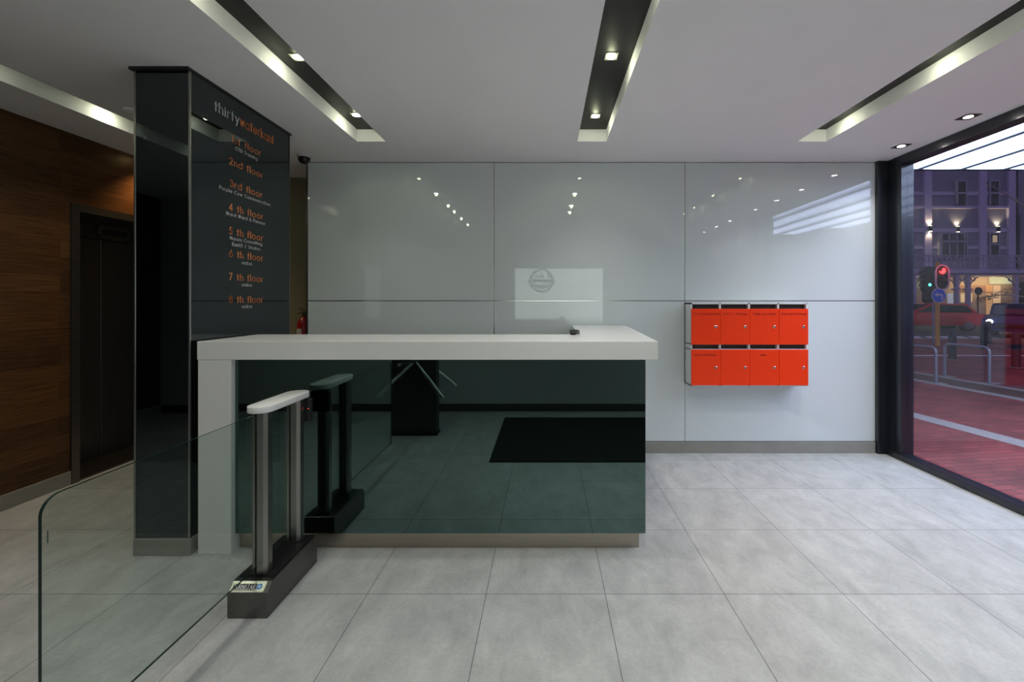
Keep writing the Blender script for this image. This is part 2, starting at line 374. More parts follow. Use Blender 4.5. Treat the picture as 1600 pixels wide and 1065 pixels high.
# wall behind the camera
bm = BM(); box(bm, -5.1, XG+.12, -.9, -.68, 0, CZ); struct('wall_front', bm, M_greywall)
bm = BM(); box(bm, -5.08, XG-.02, -.68, -.665, 0, .1, .002, 1); struct('baseboard_front', bm, M_darkskirt)
# lift
dr = bpy.data.objects.new('door_1', None); C.objects.link(dr); dr.location = (XL, 3.98, 0); dr['kind'] = 'structure'; dr['label'] = 'stainless lift door set in the bamboo wall'
bm = BM(); wj = .062
prof = [(EY0,0),(EY0,EZ),(EY1,EZ),(EY1,0),(EY1-wj,0),(EY1-wj,EZ-wj),(EY0+wj,EZ-wj),(EY0+wj,0)]
prism(bm, prof, XL-.1, XL+.014, 'x')
box(bm, -4.22, XL-.1, EY0+wj-.02, EY0+wj, 0, EZ-wj); box(bm, -4.22, XL-.1, EY1-wj, EY1-wj+.02, 0, EZ-wj); box(bm, -4.22, XL-.1, EY0+wj-.02, EY1-wj+.02, EZ-wj, EZ-wj+.02)
obj('door_frame', bm, M_dsteel, dr)
M_liftdoor = mat('dim lift door steel', (.10,.10,.105), .42, metal=1, var=.12, nscale=60, stretch=(1,1,.04))
for a, b in ((EY0+wj, 3.979), (3.985, EY1-wj)):
    bm = BM(); box(bm, -4.23, -4.2, a, b, .012, 2.05, .002, 1); obj('door_panel', bm, M_liftdoor, dr)
bm = BM(); box(bm, -4.25, -4.175, EY0+wj, EY1-wj, 2.055, EZ-wj); tr = obj('transom', bm, M_liftdoor, dr)
bm = BM(); box(bm, -4.25, XL, EY0+wj, EY1-wj, 0, .01); obj('threshold', bm, M_dsteel, dr)
bm = BM()
def stad_yz(cy, cz, hy, hz, n=12):
    return [(cz2, cy2) for cy2, cz2 in []] or [(p[1]-0, p[0]) for p in stadium(cz, cy, hz, hy, n)]
ring_plate(bm, stad_yz(4.07, 2.128, .155, .058), stad_yz(4.07, 2.128, .125, .032), -4.175, -4.155, 'x'); ind = obj('floor_indicator', bm, M_dsteel, dr)
bm = BM(); prism(bm, stad_yz(4.07, 2.128, .126, .033), -4.175, -4.168, 'x'); obj('indicator_screen', bm, M_black, ind)

# glazed wall on the right
wn = bpy.data.objects.new('window_1', None); C.objects.link(wn); wn.location = (XG+.06, 2.9, 0); wn['kind'] = 'structure'; wn['label'] = 'full height black framed shop window'
bm = BM(); box(bm, 3.205, XG, 4.075, YW+.02, 0, CZ, .003, 1); obj('corner_post', bm, M_frame, wn)
bm = BM(); box(bm, XG, XG+.12, 3.925, YW+.02, 0, CZ, .003, 1); box(bm, XG-.005, XG+.01, 3.99, 3.995, 0, CZ); obj('jamb', bm, M_frame, wn)
bm = BM(); box(bm, XG-.022, XG+.10, 1.82, 4.075, 0, .055, .006, 2); obj('window_sill', bm, M_frame, wn)
bm = BM(); box(bm, XG-.004, XG+.12, 1.82, 3.925, 2.748, CZ, .003, 1); obj('head_beam', bm, M_frame, wn)
for y in (1.86,):
    bm = BM(); box(bm, XG+.01, XG+.11, y-.04, y+.04, .055, 2.748, .003, 1); obj('mullion', bm, M_frame, wn)
for a, b in ((2.866, 3.925), (2.576, 2.86), (1.90, 2.57)):
    bm = BM(); box(bm, XG+.055, XG+.065, a, b, .055, 2.748); obj('window_pane', bm, M_glass, wn)
bm = BM(); box(bm, XG, XG+.12, -.68, 1.82, 0, CZ); struct('wall_right', bm, M_greywall)
# lit frosted window with the car wash roundel, in the wall behind the camera
wf = bpy.data.objects.new('window_2', None); C.objects.link(wf); wf.location = (.27, -.66, 0); wf['kind'] = 'structure'; wf['label'] = 'lit frosted internal window with a round logo'
WX0, WX1, WZ0, WZ1 = -.65, 1.20, 1.08, 2.16
bm = BM(); box(bm, WX0, WX1, -.68, -.672, WZ0, WZ1); obj('window_pane', bm, emat('lit frosted film', (.80,.93,.88), 2.2), wf)
bm = BM()
for a in ((WX0-.03,WX0,WZ0-.03,WZ1+.03),(WX1,WX1+.03,WZ0-.03,WZ1+.03),(WX0,WX1,WZ0-.03,WZ0),(WX0,WX1,WZ1,WZ1+.03)): box(bm, a[0], a[1], -.68, -.66, a[2], a[3])
obj('window_frame', bm, M_greywall, wf)
bm = BM(); cx, cz = -.09, 1.905
def circ(cx, cz, r, n=40): return [(cx+r*math.cos(2*PI*k/n), cz+r*math.sin(2*PI*k/n)) for k in range(n)]
ring_plate(bm, circ(cx,cz,.255), circ(cx,cz,.222), -.672, -.669, 'y')
box(bm, cx-.195, cx+.195, -.672, -.669, cz-.035, cz+.022)
ring_plate(bm, circ(cx,cz,.212), circ(cx,cz,.204), -.672, -.669, 'y')
text_bm(bm, 'RYANS', (cx, -.672, cz-.12), (-1,0,0), (0,0,1), (0,1,0), .12, .30, .16, .003, bow=(.18,1))
text_bm(bm, 'CARWASH', (cx, -.672, cz+.10), (-1,0,0), (0,0,1), (0,1,0), .085, .2, .2, .003, bow=(.28,-1), width=.42)
obj('round_logo', bm, mat('grey logo film', (.06,.07,.07), .8, spec=.1), wf)

# ================================================================ PILLAR / DIRECTORY
PX0, PX1, PY0, PY1 = -2.392, -2.068, 2.455, 3.403
pl = thing('directory_pillar', 'tall square pillar clad in black glass listing the building floors beside the counter', 'pillar', ((PX0+PX1)/2, (PY0+PY1)/2, 0))
bm = BM(); box(bm, PX0+.01, PX1-.01, PY0+.01, PY1-.01, 0, CZ); obj('core', bm, M_black, pl)
bm = BM(); box(bm, PX0+.008, PX1-.008, PY0, PY0+.01, .10, 2.813); obj('glass_panel', bm, M_smoke2, pl)
for a, b in ((.10,1.474),(1.481,2.813)):
    bm = BM(); box(bm, PX1-.01, PX1, PY0+.008, PY1-.004, a, b); obj('glass_panel', bm, M_smoke2, pl)
bm = BM(); box(bm, PX0, PX0+.01, PY0+.012, PY1, .10, 2.813); obj('glass_panel', bm, M_smoke2, pl)
for x in (PX0, PX1-.008):
    bm = BM(); box(bm, x-.002, x+.009, PY0-.003, PY0+.008, .10, 2.813, .001, 1); obj('corner_trim', bm, M_steel, pl)
bm = BM(); box(bm, PX1-.008, PX1+.003, PY1-.006, PY1+.004, .10, 2.813); obj('corner_trim', bm, M_dsteel, pl)
bm = BM(); box(bm, PX0-.014, PX1+.006, PY0-.022, PY1+.02, 2.813, CZ); obj('shadow_cap', bm, M_black, pl)
bm = BM(); box(bm, PX0-.004, PX1+.004, PY0-.006, PY1+.006, 0, .098, .003, 1); obj('plinth', bm, M_skirt, pl, label='grey tile plinth')
YC = 2.92
def pillar_text(s, z, h, m, wd, wt=.12, y=YC, lab=None):
    bm = BM(); text_bm(bm, s, (PX1, y, z-h/2), (0,1,0), (0,0,1), (1,0,0), h, .34, wt, .002, width=wd)
    obj('lettering', bm, m, pl, label=lab)
pillar_text('thirty', 2.697, .062, M_gr, .205, .11, 2.74, 'silver lettering thirty')
pillar_text('waterkant', 2.697, .062, M_or, .345, .12, 3.03, 'orange lettering waterkant')
for s, z, wd in (('1st floor',2.547,.28),('2nd floor',2.394,.32),('3rd floor',2.249,.31),('4 th floor',2.092,.325),('5 th floor',1.937,.325),('6 th floor',1.789,.325),('7 th floor',1.637,.325),('8 th floor',1.488,.325)):
    pillar_text(s, z, .044, M_or, wd, .115, lab='orange lettering '+s)
for s, z, wd in (('CTU Training',2.494,.215),('Purple Cow Communication',2.198,.49),('Ward Ward & Pienaar',2.046,.38),('Nanza Consulting',1.891,.31),('EmitIT / Stratos',1.852,.27),('aaba',1.739,.095),('aaba',1.589,.095),('aaba',1.440,.095)):
    pillar_text(s, z, .0215, M_gr, wd, .115, lab='silver lettering '+s)

# ================================================================ RECEPTION COUNTER
ct = thing('reception_counter', 'L-shaped white reception counter with dark mirror glass front', 'counter', (-.7, 2.8, 0))
TZ0, TZ1 = 1.134, 1.242
bm = BM(); prism(bm, [(-2.031,2.46),(.652,2.46),(.773,4.09),(.245,4.09),(.245,2.98),(-2.031,2.98)], TZ0, TZ1, 'z', .003); obj('countertop', bm, M_white, ct)
bm = BM(); box(bm, -2.029, -1.836, 2.462, 2.975, 0, TZ0, .002, 1); obj('end_panel', bm, M_white, ct)
bm = BM(); box(bm, -1.834, .588, 2.493, 2.503, .106, TZ0-.001, .0008, 1); obj('front_glass', bm, M_smoke, ct, label='dark mirror glass front')
bm = BM(); box(bm, -1.83, .580, 2.503, 2.94, .106, TZ0-.001); box(bm, .27, .60, 2.94, 4.08, .0, TZ0-.001); obj('carcass', bm, M_black, ct)
bm = BM(); box(bm, -1.83, .558, 2.533, 2.548, 0, .105); box(bm, .55, .558, 2.548, 2.94, 0, .105); obj('kick_plate', bm, M_steelh, ct, label='brushed steel kick plate')
bm = BM(); box(bm, -1.75, .24, 2.96, 3.5, .70, .74); obj('desk_surface', bm, M_white, ct)
bm = BM(); box(bm, -1.75, -1.72, 2.98, 3.5, 0, .70); obj('desk_side', bm, M_white, ct)
# little black gadget at the back edge
g0 = px(897.5, 522, 2.935); g0.z = TZ1
gd = thing('webcam', 'small black webcam lying on the back edge of the counter', 'webcam', g0)
bm = BM(); prism(bm, [(g0.x+p[1]*1.0, g0.z+.021+p[0]) for p in stadium(0,0,.015,.036,8)], g0.y-.018, g0.y+.014, 'y', .003); obj('body', bm, mat('black gloss plastic', (.008,.008,.008), .25), gd, True)
bm = BM(); lathe(bm, [(.0,0),(.009,0),(.011,-.004),(.008,-.007),(.0,-.007)][1:4], (g0.x+.022, g0.y-.018, g0.z+.021), 20, 'y'); obj('lens', bm, mat('grey lens ring', (.08,.08,.09), .2), gd, True)
bm = BM(); box(bm, g0.x-.028, g0.x+.008, g0.y-.014, g0.y+.012, g0.z, g0.z+.008, .002, 1); obj('foot', bm, M_black, gd)

# ================================================================ BARRIER WITH POSTS AND GLASS
BX0, BX1, BY0, BY1 = -1.483, -1.297, 1.965, 2.395
tb = thing('turnstile_barrier', 'stainless turnstile guide post pair with white cap and glass barrier in front of the counter', 'barrier', ((BX0+BX1)/2, (BY0+BY1)/2, 0))
bm = BM(); prism(bm, [(BY0,0),(BY1,0),(BY1,.148),(BY1-.012,.156),(2.002,.152),(BY0,.119)], BX0, BX1, 'x', .0015); ba = obj('base_box', bm, M_dsteel, tb)
bm = BM(); box(bm, BX0+.01, BX1-.01, 2.03, BY1-.008, .150, .1572); obj('cover_plate', bm, mat('black anodised plate', (.05,.05,.05), .4, metal=.8), ba)
bm = BM(); lathe(bm, [(.0025,0),(.0025,-.002)], (-1.385, BY0, .025), 10, 'y'); obj('screw', bm, M_black, ba)
# maker's plate on the sloping nose
nV = Vector((0, 2.002-BY0, .152-.119)).normalized(); nN = Vector((0,-nV.z, nV.y)); nU = Vector((1,0,0)); c0 = Vector((-1.39, (2.002+BY0)/2, (.152+.119)/2))
def plate(u0,u1,v0,v1,t0,t1,m,name,par,lab=None):
    bm = BM(); cs = [c0+nU*u+nV*v+nN*t for t in (t0,t1) for u, v in ((u0,v0),(u1,v0),(u1,v1),(u0,v1))]
    V = [bm.verts.new(c) for c in cs]
    for f in ((0,1,2,3),(4,5,6,7),(0,1,5,4),(1,2,6,5),(2,3,7,6),(3,0,4,7)): bm.faces.new([V[i] for i in f])
    bmesh.ops.recalc_face_normals(bm, faces=bm.faces); return obj(name, bm, m, par, label=lab)
npl = plate(-.088,.072,-.021,.023,0,.0008, mat('pale metallic label film', (.75,.76,.62), .25, metal=.6), 'name_plate', tb, 'pale maker label')
plate(-.078,.03,-.011,.012,.0008,.0012, M_black, 'label_band', npl)
bm = BM(); text_bm(bm, 'TURNSTAR', c0+nU*-.024+nV*-.0085+nN*.0012, nU, nV, nN, .016, .3, .15, .0004, width=.098); obj('lettering', bm, mat('white print', (.9,.9,.9), .5), npl)
bm = BM()
R = [c0+nU*(.045+.0125*math.cos(2*PI*k/20))+nV*(.001+.0125*math.sin(2*PI*k/20))+nN*.0012 for k in range(20)]; bm.faces.new([bm.verts.new(p) for p in R])
obj('blue_roundel', bm, mat('blue print', (.03,.16,.45), .4), npl)
bm = BM(); R = []
for k in range(10):
    r = .0105 if k%2 == 0 else .0045; a = PI/2+k*PI/5
    R.append(c0+nU*(.045+r*math.cos(a))+nV*(.001+r*math.sin(a))+nN*.0016)
bm.faces.new([bm.verts.new(p) for p in R]); obj('star', bm, mat('pale blue print', (.45,.62,.8), .4), npl)
plate(-.07,.03,-.0165,-.0145,.0008,.001, M_black, 'small_print', npl)
# posts: slotted extrusion with chamfered corners
def post(y0):
    x0, x1, y1 = -1.424, -1.350, y0+.062; c = .014; s = -1.399
    poly = [(x0+.004,y0+.006),(s-.0045,y0+.001),(s-.0045,y0+.02),(s+.0045,y0+.02),(s+.0045,y0),(x1-c,y0),(x1,y0+c),(x1,y1-c),(x1-c,y1),(x0+c,y1),(x0,y1-c),(x0,y0+.016)]
    bm = BM(); prism(bm, poly, .1575, .935, 'z'); p = obj('post', bm, M_steel, tb)
    bm = BM(); prism(bm, [(q[0]*1.0+(.004 if q[0]>-1.38 else -.004), q[1]+(.003 if q[1]>y0+.03 else -.003)) for q in [(x0,y0),(x1,y0),(x1,y1),(x0,y1)]], .1572, .163, 'z', .001); obj('foot_collar', bm, M_black, p)
    for z in (.19, .90):
        bm = BM(); lathe(bm, [(.003,0),(.003,.0015)], (x1, y0+.031, z), 10, 'x'); obj('screw', bm, M_black, p)
post(2.037); post(2.308)
bm = BM(); prism(bm, stadium(-1.396, 2.222, .062, .205), .937, .967, 'z', .002); obj('top_cap', bm, M_white, tb, True, label='white rounded top cap')
bm = BM(); box(bm, -1.405, -1.355, 2.06, 2.36, .929, .9375); obj('cap_bracket', bm, M_dsteel, tb)
# card reader behind the rear post
bm = BM(); box(bm, -1.44, -1.326, 2.372, 2.405, .80, .925, .006, 2); cr = obj('card_reader', bm, M_black, tb)
bm = BM(); lathe(bm, [(.0022,0),(.0022,-.001)], (-1.334, 2.372, .873), 10, 'y'); obj('status_light', bm, emat('red led', (1,.05,.05), 3), cr)
# glass pane in plane x=-1.399 with rounded near top corner
gx0, gx1 = -1.404, -1.394
def gpoly(y0, y1, z0, z1, r):
    return [(y0,z0),(y1,z0),(y1,z1)]+[(y0+r-r*math.sin(a), z1-r+r*math.cos(a)) for a in [PI/2*k/8 for k in range(9)]]
bm = BM(); prism(bm, gpoly(1.168, 2.055, .19, .929, .05), gx0, gx1, 'x')
gp = obj('glass_pane', bm, M_bglass, tb)
for k, (a, b) in enumerate([(2.101, 2.325)]):
    bm = BM(); prism(bm, [(a,.19),(b,.19),(b,.929),(a,.929)], gx0, gx1, 'x'); obj('glass_pane', bm, M_bglass, tb)
gp.data.materials.append(M_gedge)
for p in gp.data.polygons:
    if abs(p.normal.x) < .5: p.material_index = 1
bm = BM(); box(bm, gx1, gx1+.0006, 1.18, 1.183, .80, .835); obj('etched_mark', bm, mat('etched mark', (.05,.07,.06), .6), gp)

# tripod cabinet standing to the left of the camera (seen mirrored in the counter glass)
tt = thing('tripod_turnstile', 'graphite tripod turnstile cabinet with chrome arms mirrored in the counter front', 'turnstile', (-1.45, .28, 0))
bm = BM(); box(bm, -1.695, -1.205, .215, .348, .03, .98, .006, 2); obj('cabinet', bm, M_greybox, tt)
bm = BM(); box(bm, -1.705, -1.195, .205, .358, 0, .03); obj('plinth', bm, M_black, tt)
bm = BM(); box(bm, -1.72, -1.18, .19, .37, .98, 1.01, .006, 2); obj('top_cover', bm, M_white, tt)
for sg, y in ((1,.348),(-1,.215)):
    bm = BM(); lathe(bm, [(.055,0),(.055,.03),(.04,.07),(.02,.085)] if sg > 0 else [(.055,0),(.055,-.03),(.04,-.07),(.02,-.085)], (-1.42, y, .83), 24, 'y'); h = obj('hub', bm, M_dsteel, tt, True)
    for dx, dy, dz in ((.35,.20,-.36),(-.35,.20,-.36),(0,.50,.03)):
        bm = BM(); a = Vector((-1.42, y+sg*.05, .83)); b = Vector((-1.42+dx, y+sg*(.05+dy), .83+dz)); tube(bm, [a, b], .017, 14)
        obj('arm', bm, M_chrome, tt, True)
mt = BM(); box(mt, -.52, 1.45, -.34, 1.121, 0, .012, .004, 2); tag(obj('entrance_mat', mt, M_rubber), 'black rectangular entrance mat lying on the tiles, mirrored in the counter front', 'mat')

# ================================================================ MAILBOXES
MX0, MX1, MY = 1.352, 2.439, 3.94
mb = thing('mailbox_bank', 'white wall mailbox bank with eight orange red doors', 'mailboxes', ((MX0+MX1)/2, 4.02, .692))
def mz(y): return EYE-(y-470)/F*MY
zt = mz(472.8); zs1 = mz(475); d1t = mz(482.2); d1b = mz(537.8); s2t = mz(538.8); d2t = mz(545.8); d2b = mz(601.2); zb = mz(603)
bm = BM()
box(bm, MX0, MX0+.012, MY, YW-.002, zb, zt); box(bm, MX1-.012, MX1, MY, YW-.002, zb, zt); box(bm, MX0, MX1, MY, YW-.002, zs1, zt); box(bm, MX0, MX1, MY, YW-.002, zb, zb+.01)
box(bm, MX0, MX1, YW-.012, YW-.002, zb, zt); box(bm, MX0, MX1, MY, YW-.002, d1b-.002, d1b+.006); box(bm, MX0, MX1, MY, YW-.002, d2t-.004, d2t+.004)
CWd = (MX1-MX0)/4
for k in (1,2,3): box(bm, MX0+k*CWd-.008, MX0+k*CWd+.008, MY, YW-.002, zb, zt)
obj('carcass', bm, M_whitebox, mb)
for a, b in ((d1b+.006, zs1),(d2b, d1b-.004)):  # dark filler blocks: the shade inside the slots is put into their colour
    for k in range(4):
        bm = BM(); box(bm, MX0+k*CWd+.0125, MX0+(k+1)*CWd-.0125, MY+.03, YW-.014, a+.002, b-.002); obj('slot_shade', bm, mat('painted slot shade', (.03,.028,.024), .7), mb, label='dark block imitating the shade inside a letter slot')
txt = [['CTU Training Solutions','Emit IT / Stratos','Purple Cow Comms','Ward Ward & Pienaar'],['Nanza Consulting','','aaba','']]
for r, (a, b) in enumerate(((d1b, d1t),(d2b, d2t))):
    for k in range(4):
        x0, x1 = MX0+k*CWd+.001, MX0+(k+1)*CWd-.0012
        bm = BM(); box(bm, x0, x1, MY-.016, MY-.0005, a, b, .001, 1)
        d = obj('door', bm, M_red, mb, label='orange red mailbox door'+(' lettered '+txt[r][k] if txt[r][k] else ''))
        lc = (x1-.045, MY-.016, (a+b)/2+.0)
        bm = BM(); lathe(bm, [(.013,0),(.013,-.003),(.009,-.006),(.008,-.010)], lc, 20, 'y'); l = obj('lock', bm, M_chrome, d, True)
        bm = BM(); box(bm, lc[0]-.001, lc[0]+.001, MY-.0275, MY-.0258, lc[2]-.005, lc[2]+.005); box(bm, lc[0]-.006, lc[0]+.006, MY-.0265, MY-.0258, lc[2]-.008, lc[2]-.002)
        obj('keyhole', bm, M_black, d)
        if txt[r][k]:
            s = txt[r][k]; bm = BM(); text_bm(bm, s, ((x0+x1)/2-(.012 if r else 0), MY-.016, b-.056), (1,0,0), (0,0,1), (0,-1,0), .017, .22, .15, .0006, width=min(.25, .0125*len(s))); obj('lettering', bm, M_engr, d)

# ================================================================ CEILING FITTINGS
def downlight(loc, label, group, half, m_frame, m_lens, energy, col, cone, name='downlight'):
    o = thing(name, label, 'ceiling light', loc, group); L = Vector(loc)
    bm = BM(); sq = [(L.x+half*a, L.y+half*b) for a, b in ((-1,-1),(0,-1),(1,-1),(1,0),(1,1),(0,1),(-1,1),(-1,0))]
    ang = [math.atan2(p[1]-L.y, p[0]-L.x) for p in sq]; inn = [(L.x+.031*math.cos(a), L.y+.031*math.sin(a)) for a in ang]
    n = 32; sqr = []; inn = []
    for k in range(n):
        a = 2*PI*k/n; m = max(abs(math.cos(a)), abs(math.sin(a))); sqr.append((L.x+half*math.cos(a)/m, L.y+half*math.sin(a)/m)); inn.append((L.x+.029*math.cos(a), L.y+.029*math.sin(a)))
    ring_plate(bm, sqr, inn, L.z-.004, L.z, 'z'); obj('frame', bm, m_frame, o)
    bm = BM(); lathe(bm, [(.029,0),(.028,-.004),(.018,-.008),(.004,-.009)], L, 24); obj('lens', bm, m_lens, o, True)
    lamp('bulb', 'SPOT', (L.x, L.y, L.z-.02), energy, col, o, .03, cone, .9)
    if cone == 105: lamp('side_spill', 'POINT', (L.x, L.y, L.z-.022), SPILL, (.93,1,.62), o, .02)
    return o
M_fr_s = mat('silver downlight frame', (.45,.46,.38), .35, metal=.5); M_fr_b = mat('black downlight frame', (.02,.02,.02), .4)
first = None
slot_spots = {0:(3.2,2.4,1.6,.8), 1:(3.30,2.52,1.82,1.40,.82,.22), 2:(3.32,2.51,1.78,1.33), 3:(3.32,2.51,1.78,1.33)}
sname = {0:'ceiling slot nearest the bamboo wall', 1:'ceiling slot beside the pillar', 2:'middle ceiling slot', 3:'rightmost ceiling slot'}
ordn = ['farthest', 'second farthest', 'third farthest', 'fourth farthest', 'fifth farthest', 'sixth farthest']
for i, ys in slot_spots.items():
    for j, y in enumerate(ys):
        loc = ((SLOTS[i][0]+SLOTS[i][1])/2 + (-.0 if i else -.04), y, SZ)
        lab = 'halogen downlight, %s back in the %s' % (ordn[j], sname[i])
        if j == 0: first = downlight(loc, lab, 'halogen downlights in the ceiling slots', .037, M_fr_s, M_lens, SPOT_SLOT[i], SPOT_COL, 105)
        else: dup(first, loc, lab)
first = None
for j, y in enumerate((3.685, 3.10, 2.55, 1.99, 1.11, .55, -.04)):
    lab = 'black framed white downlight, %s in the row along the window' % (ordn+['seventh farthest'])[j]
    if first is None: first = downlight((3.10, y, CZ), lab, 'downlights along the window', .052, M_fr_b, M_lensw, SPOT_ROW, (1,.97,.92), 120)
    else: dup(first, (3.10, y, CZ), lab)
downlight((-3.66, 4.02, CZ), 'warm downlight close to the bamboo wall above the lift', None, .04, M_fr_b, M_lenswm, 34, (1,.60,.24), 105.5)
# dome camera
dc = thing('dome_camera', 'black security dome camera on the ceiling beside the pillar', 'security camera', (-2.25, 3.93, CZ))
bm = BM(); lathe(bm, [(.062,0),(.062,-.012),(.055,-.02)], (-2.25,3.93,CZ), 28); obj('mount', bm, M_greywall, dc, True)
bm = BM(); lathe(bm, [(.052,-.02)]+[(.052*math.cos(a), -.03-.048*math.sin(a)) for a in [PI/2*k/8 for k in range(8)]], (-2.25,3.93,CZ), 28); obj('dome', bm, mat('black dome plastic', (.005,.005,.006), .12), dc, True)
sd = BM(); lathe(sd, [(.045,0),(.045,-.015),(.03,-.025),(.012,-.028)], (-2.93,2.99,CZ), 24); tag(obj('smoke_detector', sd, M_ceil, None, True), 'small round white smoke detector on the ceiling left of the pillar', 'smoke detector')
# fire extinguisher hung on the hall wall
ex, ey = -2.625, 4.585
fe = thing('fire_extinguisher', 'red fire extinguisher hanging on the olive wall behind the pillar', 'fire extinguisher', (ex, ey, .8))
bm = BM(); lathe(bm, [(.05,.80),(.066,.81),(.068,.86),(.068,1.21),(.06,1.26),(.03,1.30),(.02,1.31)], (ex,ey,0), 28); obj('cylinder', bm, mat('red extinguisher paint', (.28,.008,.01), .25), fe, True)
bm = BM(); lathe(bm, [(.018,1.31),(.018,1.345),(.012,1.35)], (ex,ey,0), 16); obj('valve', bm, M_black, fe)
bm = BM(); tube(bm, [(ex+.03,ey,1.345),(ex-.02,ey,1.355),(ex-.07,ey,1.335)], .006, 8); tube(bm, [(ex+.02,ey,1.36),(ex-.02,ey,1.385),(ex-.06,ey,1.395)], .006, 8); obj('handle', bm, M_black, fe)
bm = BM(); tube(bm, [(ex,ey-.02,1.335),(ex+.05,ey-.04,1.33),(ex+.085,ey-.03,1.25),(ex+.088,ey-.02,1.0)], .008, 8); obj('hose', bm, M_black, fe)
bm = BM()
n = 10; A = [(ex+.0695*math.cos(a), ey+.0695*math.sin(a)) for a in [math.radians(200+9*k) for k in range(n)]]
for p, q in zip(A, A[1:]):
    f = [bm.verts.new((p[0],p[1],1.02)), bm.verts.new((q[0],q[1],1.02)), bm.verts.new((q[0],q[1],1.18)), bm.verts.new((p[0],p[1],1.18))]; bm.faces.new(f)
obj('label_sticker', bm, mat('off white sticker', (.5,.5,.48), .5), fe)
bm = BM(); box(bm, ex-.02, ex+.02, ey+.06, 4.66, 1.1, 1.2); obj('bracket', bm, M_black, fe)

# ================================================================ OUTSIDE
M_pave = paver_material()
M_conc = mat('grey concrete edging', (.30,.27,.25), .8, var=.25, nscale=14)
M_asph = mat('dark asphalt', (.035,.035,.04), .6, var=.3, nscale=6)
bm = BM(); box(bm, XG+.12, 60, -6, 16.6, -.12, -.002); struct('floor_pavement', bm, M_pave, 'red brick pavement outside the window')
bm = BM(); box(bm, XG+.12, 60, 16.6, 26, -.2, -.04); struct('floor_road', bm, M_asph, 'dark road')
bm = BM(); box(bm, 10, 60, 26, 40, -.2, -.002); struct('floor_far_pavement', bm, M_asph, 'far pavement')
def strip(name, pts, z0, z1, m, lab):
    bm = BM(); prism(bm, pts, z0, z1, 'z'); return struct(name, bm, m, lab)
def bandp(x, y, hw): return [(x-hw, y), (x+hw, y)]
strip('trim_6', [(4.93,3.6),(5.20,3.6),(4.72,6.5),(4.46,6.5)], -.002, .002, M_conc, 'narrow concrete drainage strip in the pavement')
strip('trim_7', [(7.22,5.0),(7.42,5.0),(6.72,10),(6.52,10)], -.002, .003, M_conc, 'concrete edge of the planting bed')
strip('trim_8', [(8.05,5.0),(8.25,5.0),(7.55,10),(7.35,10)], -.002, .003, M_conc, 'far concrete edge of the planting bed')
strip('floor_soil_bed', [(7.42,5.0),(8.05,5.0),(7.35,10),(6.72,10)], -.002, .002, mat('leaf littered soil', (.10,.05,.035), .9, var=.8, nscale=25), 'soil bed with fallen leaves')
strip('trim_9', [(8,11.38),(40,11.05),(40,11.2),(8,11.53)], -.002, .004, mat('white road paint', (.75,.72,.72), .6), 'white painted line across the pavement')
strip('trim_10', [(8,16.4),(60,16.4),(60,16.62),(8,16.62)], -.002, .01, M_conc, 'kerb')
for i in range(9):
    x = 13.2+i*.62; strip('trim_%d' % (11+i), [(x,17.3),(x+.4,17.3),(x+.9,18.1),(x+.5,18.1)], -.04, -.034, MATS['white road paint'], 'white crossing mark on the road')
# backlit canopy
cn = thing('canopy', 'bright backlit white canopy ceiling outside the window', 'canopy', (6, 1, 2.93))
M_can = canopy_material(); xc = [3.50+.0]+[4.10+.475*k for k in range(10)]
for a, b in zip(xc, xc[1:]):
    bm = BM(); box(bm, a+.006, b-.006, max(-3.0, .37+((a+b)/2-6.08)/.587), 4.655, 2.93, 2.95); obj('light_panel', bm, M_can, cn)
bm = BM(); box(bm, 3.45, xc[-1]+.05, -3.05, 4.70, 2.955, 3.10); box(bm, 3.45, xc[-1]+.05, 4.66, 4.70, 2.925, 3.10); obj('canopy_roof', bm, M_black, cn)
for x in xc[1:-1]:
    bm = BM(); box(bm, x-.009, x+.009, max(-3.0, .37+(x-6.08)/.587), 4.66, 2.915, 2.93); obj('joint_bar', bm, M_black, cn)
# bike racks
M_galv = mat('galvanised tube', (.28,.29,.34), .4, metal=.6)
def rack(a, b, h, label, grp):
    a = Vector(a); b = Vector(b); d = (b-a).normalized(); r = .09
    o = thing('bike_rack', label, 'bike rack', (a+b)/2, grp); up = Vector((0,0,1))
    pts = [a, a+up*(h-r)]+[a+d*(r-r*math.cos(t))+up*(h-r+r*math.sin(t)) for t in [PI/2*k/6 for k in range(1,7)]]
    pts += [b-d*(r-r*math.sin(t))+up*(h-r+r*math.cos(t)) for t in [PI/2*k/6 for k in range(0,7)]]+[b]
    bm = BM(); tube(bm, pts, .024, 14); obj('hoop', bm, M_galv, o, True)
    for p in (a, b):
        bm = BM(); box(bm, p.x-.16, p.x+.16, p.y-.07, p.y+.07, -.002, .008); obj('foot_pad', bm, M_conc, o)
    return o
rack((6.84,8.30,0), (6.98,7.56,0), .645, 'galvanised hoop bike rack cut off by the window jamb', 'bike racks')
rack((7.80,8.26,0), (7.94,7.56,0), .645, 'galvanised hoop bike rack standing clear right of the traffic light', 'bike racks')
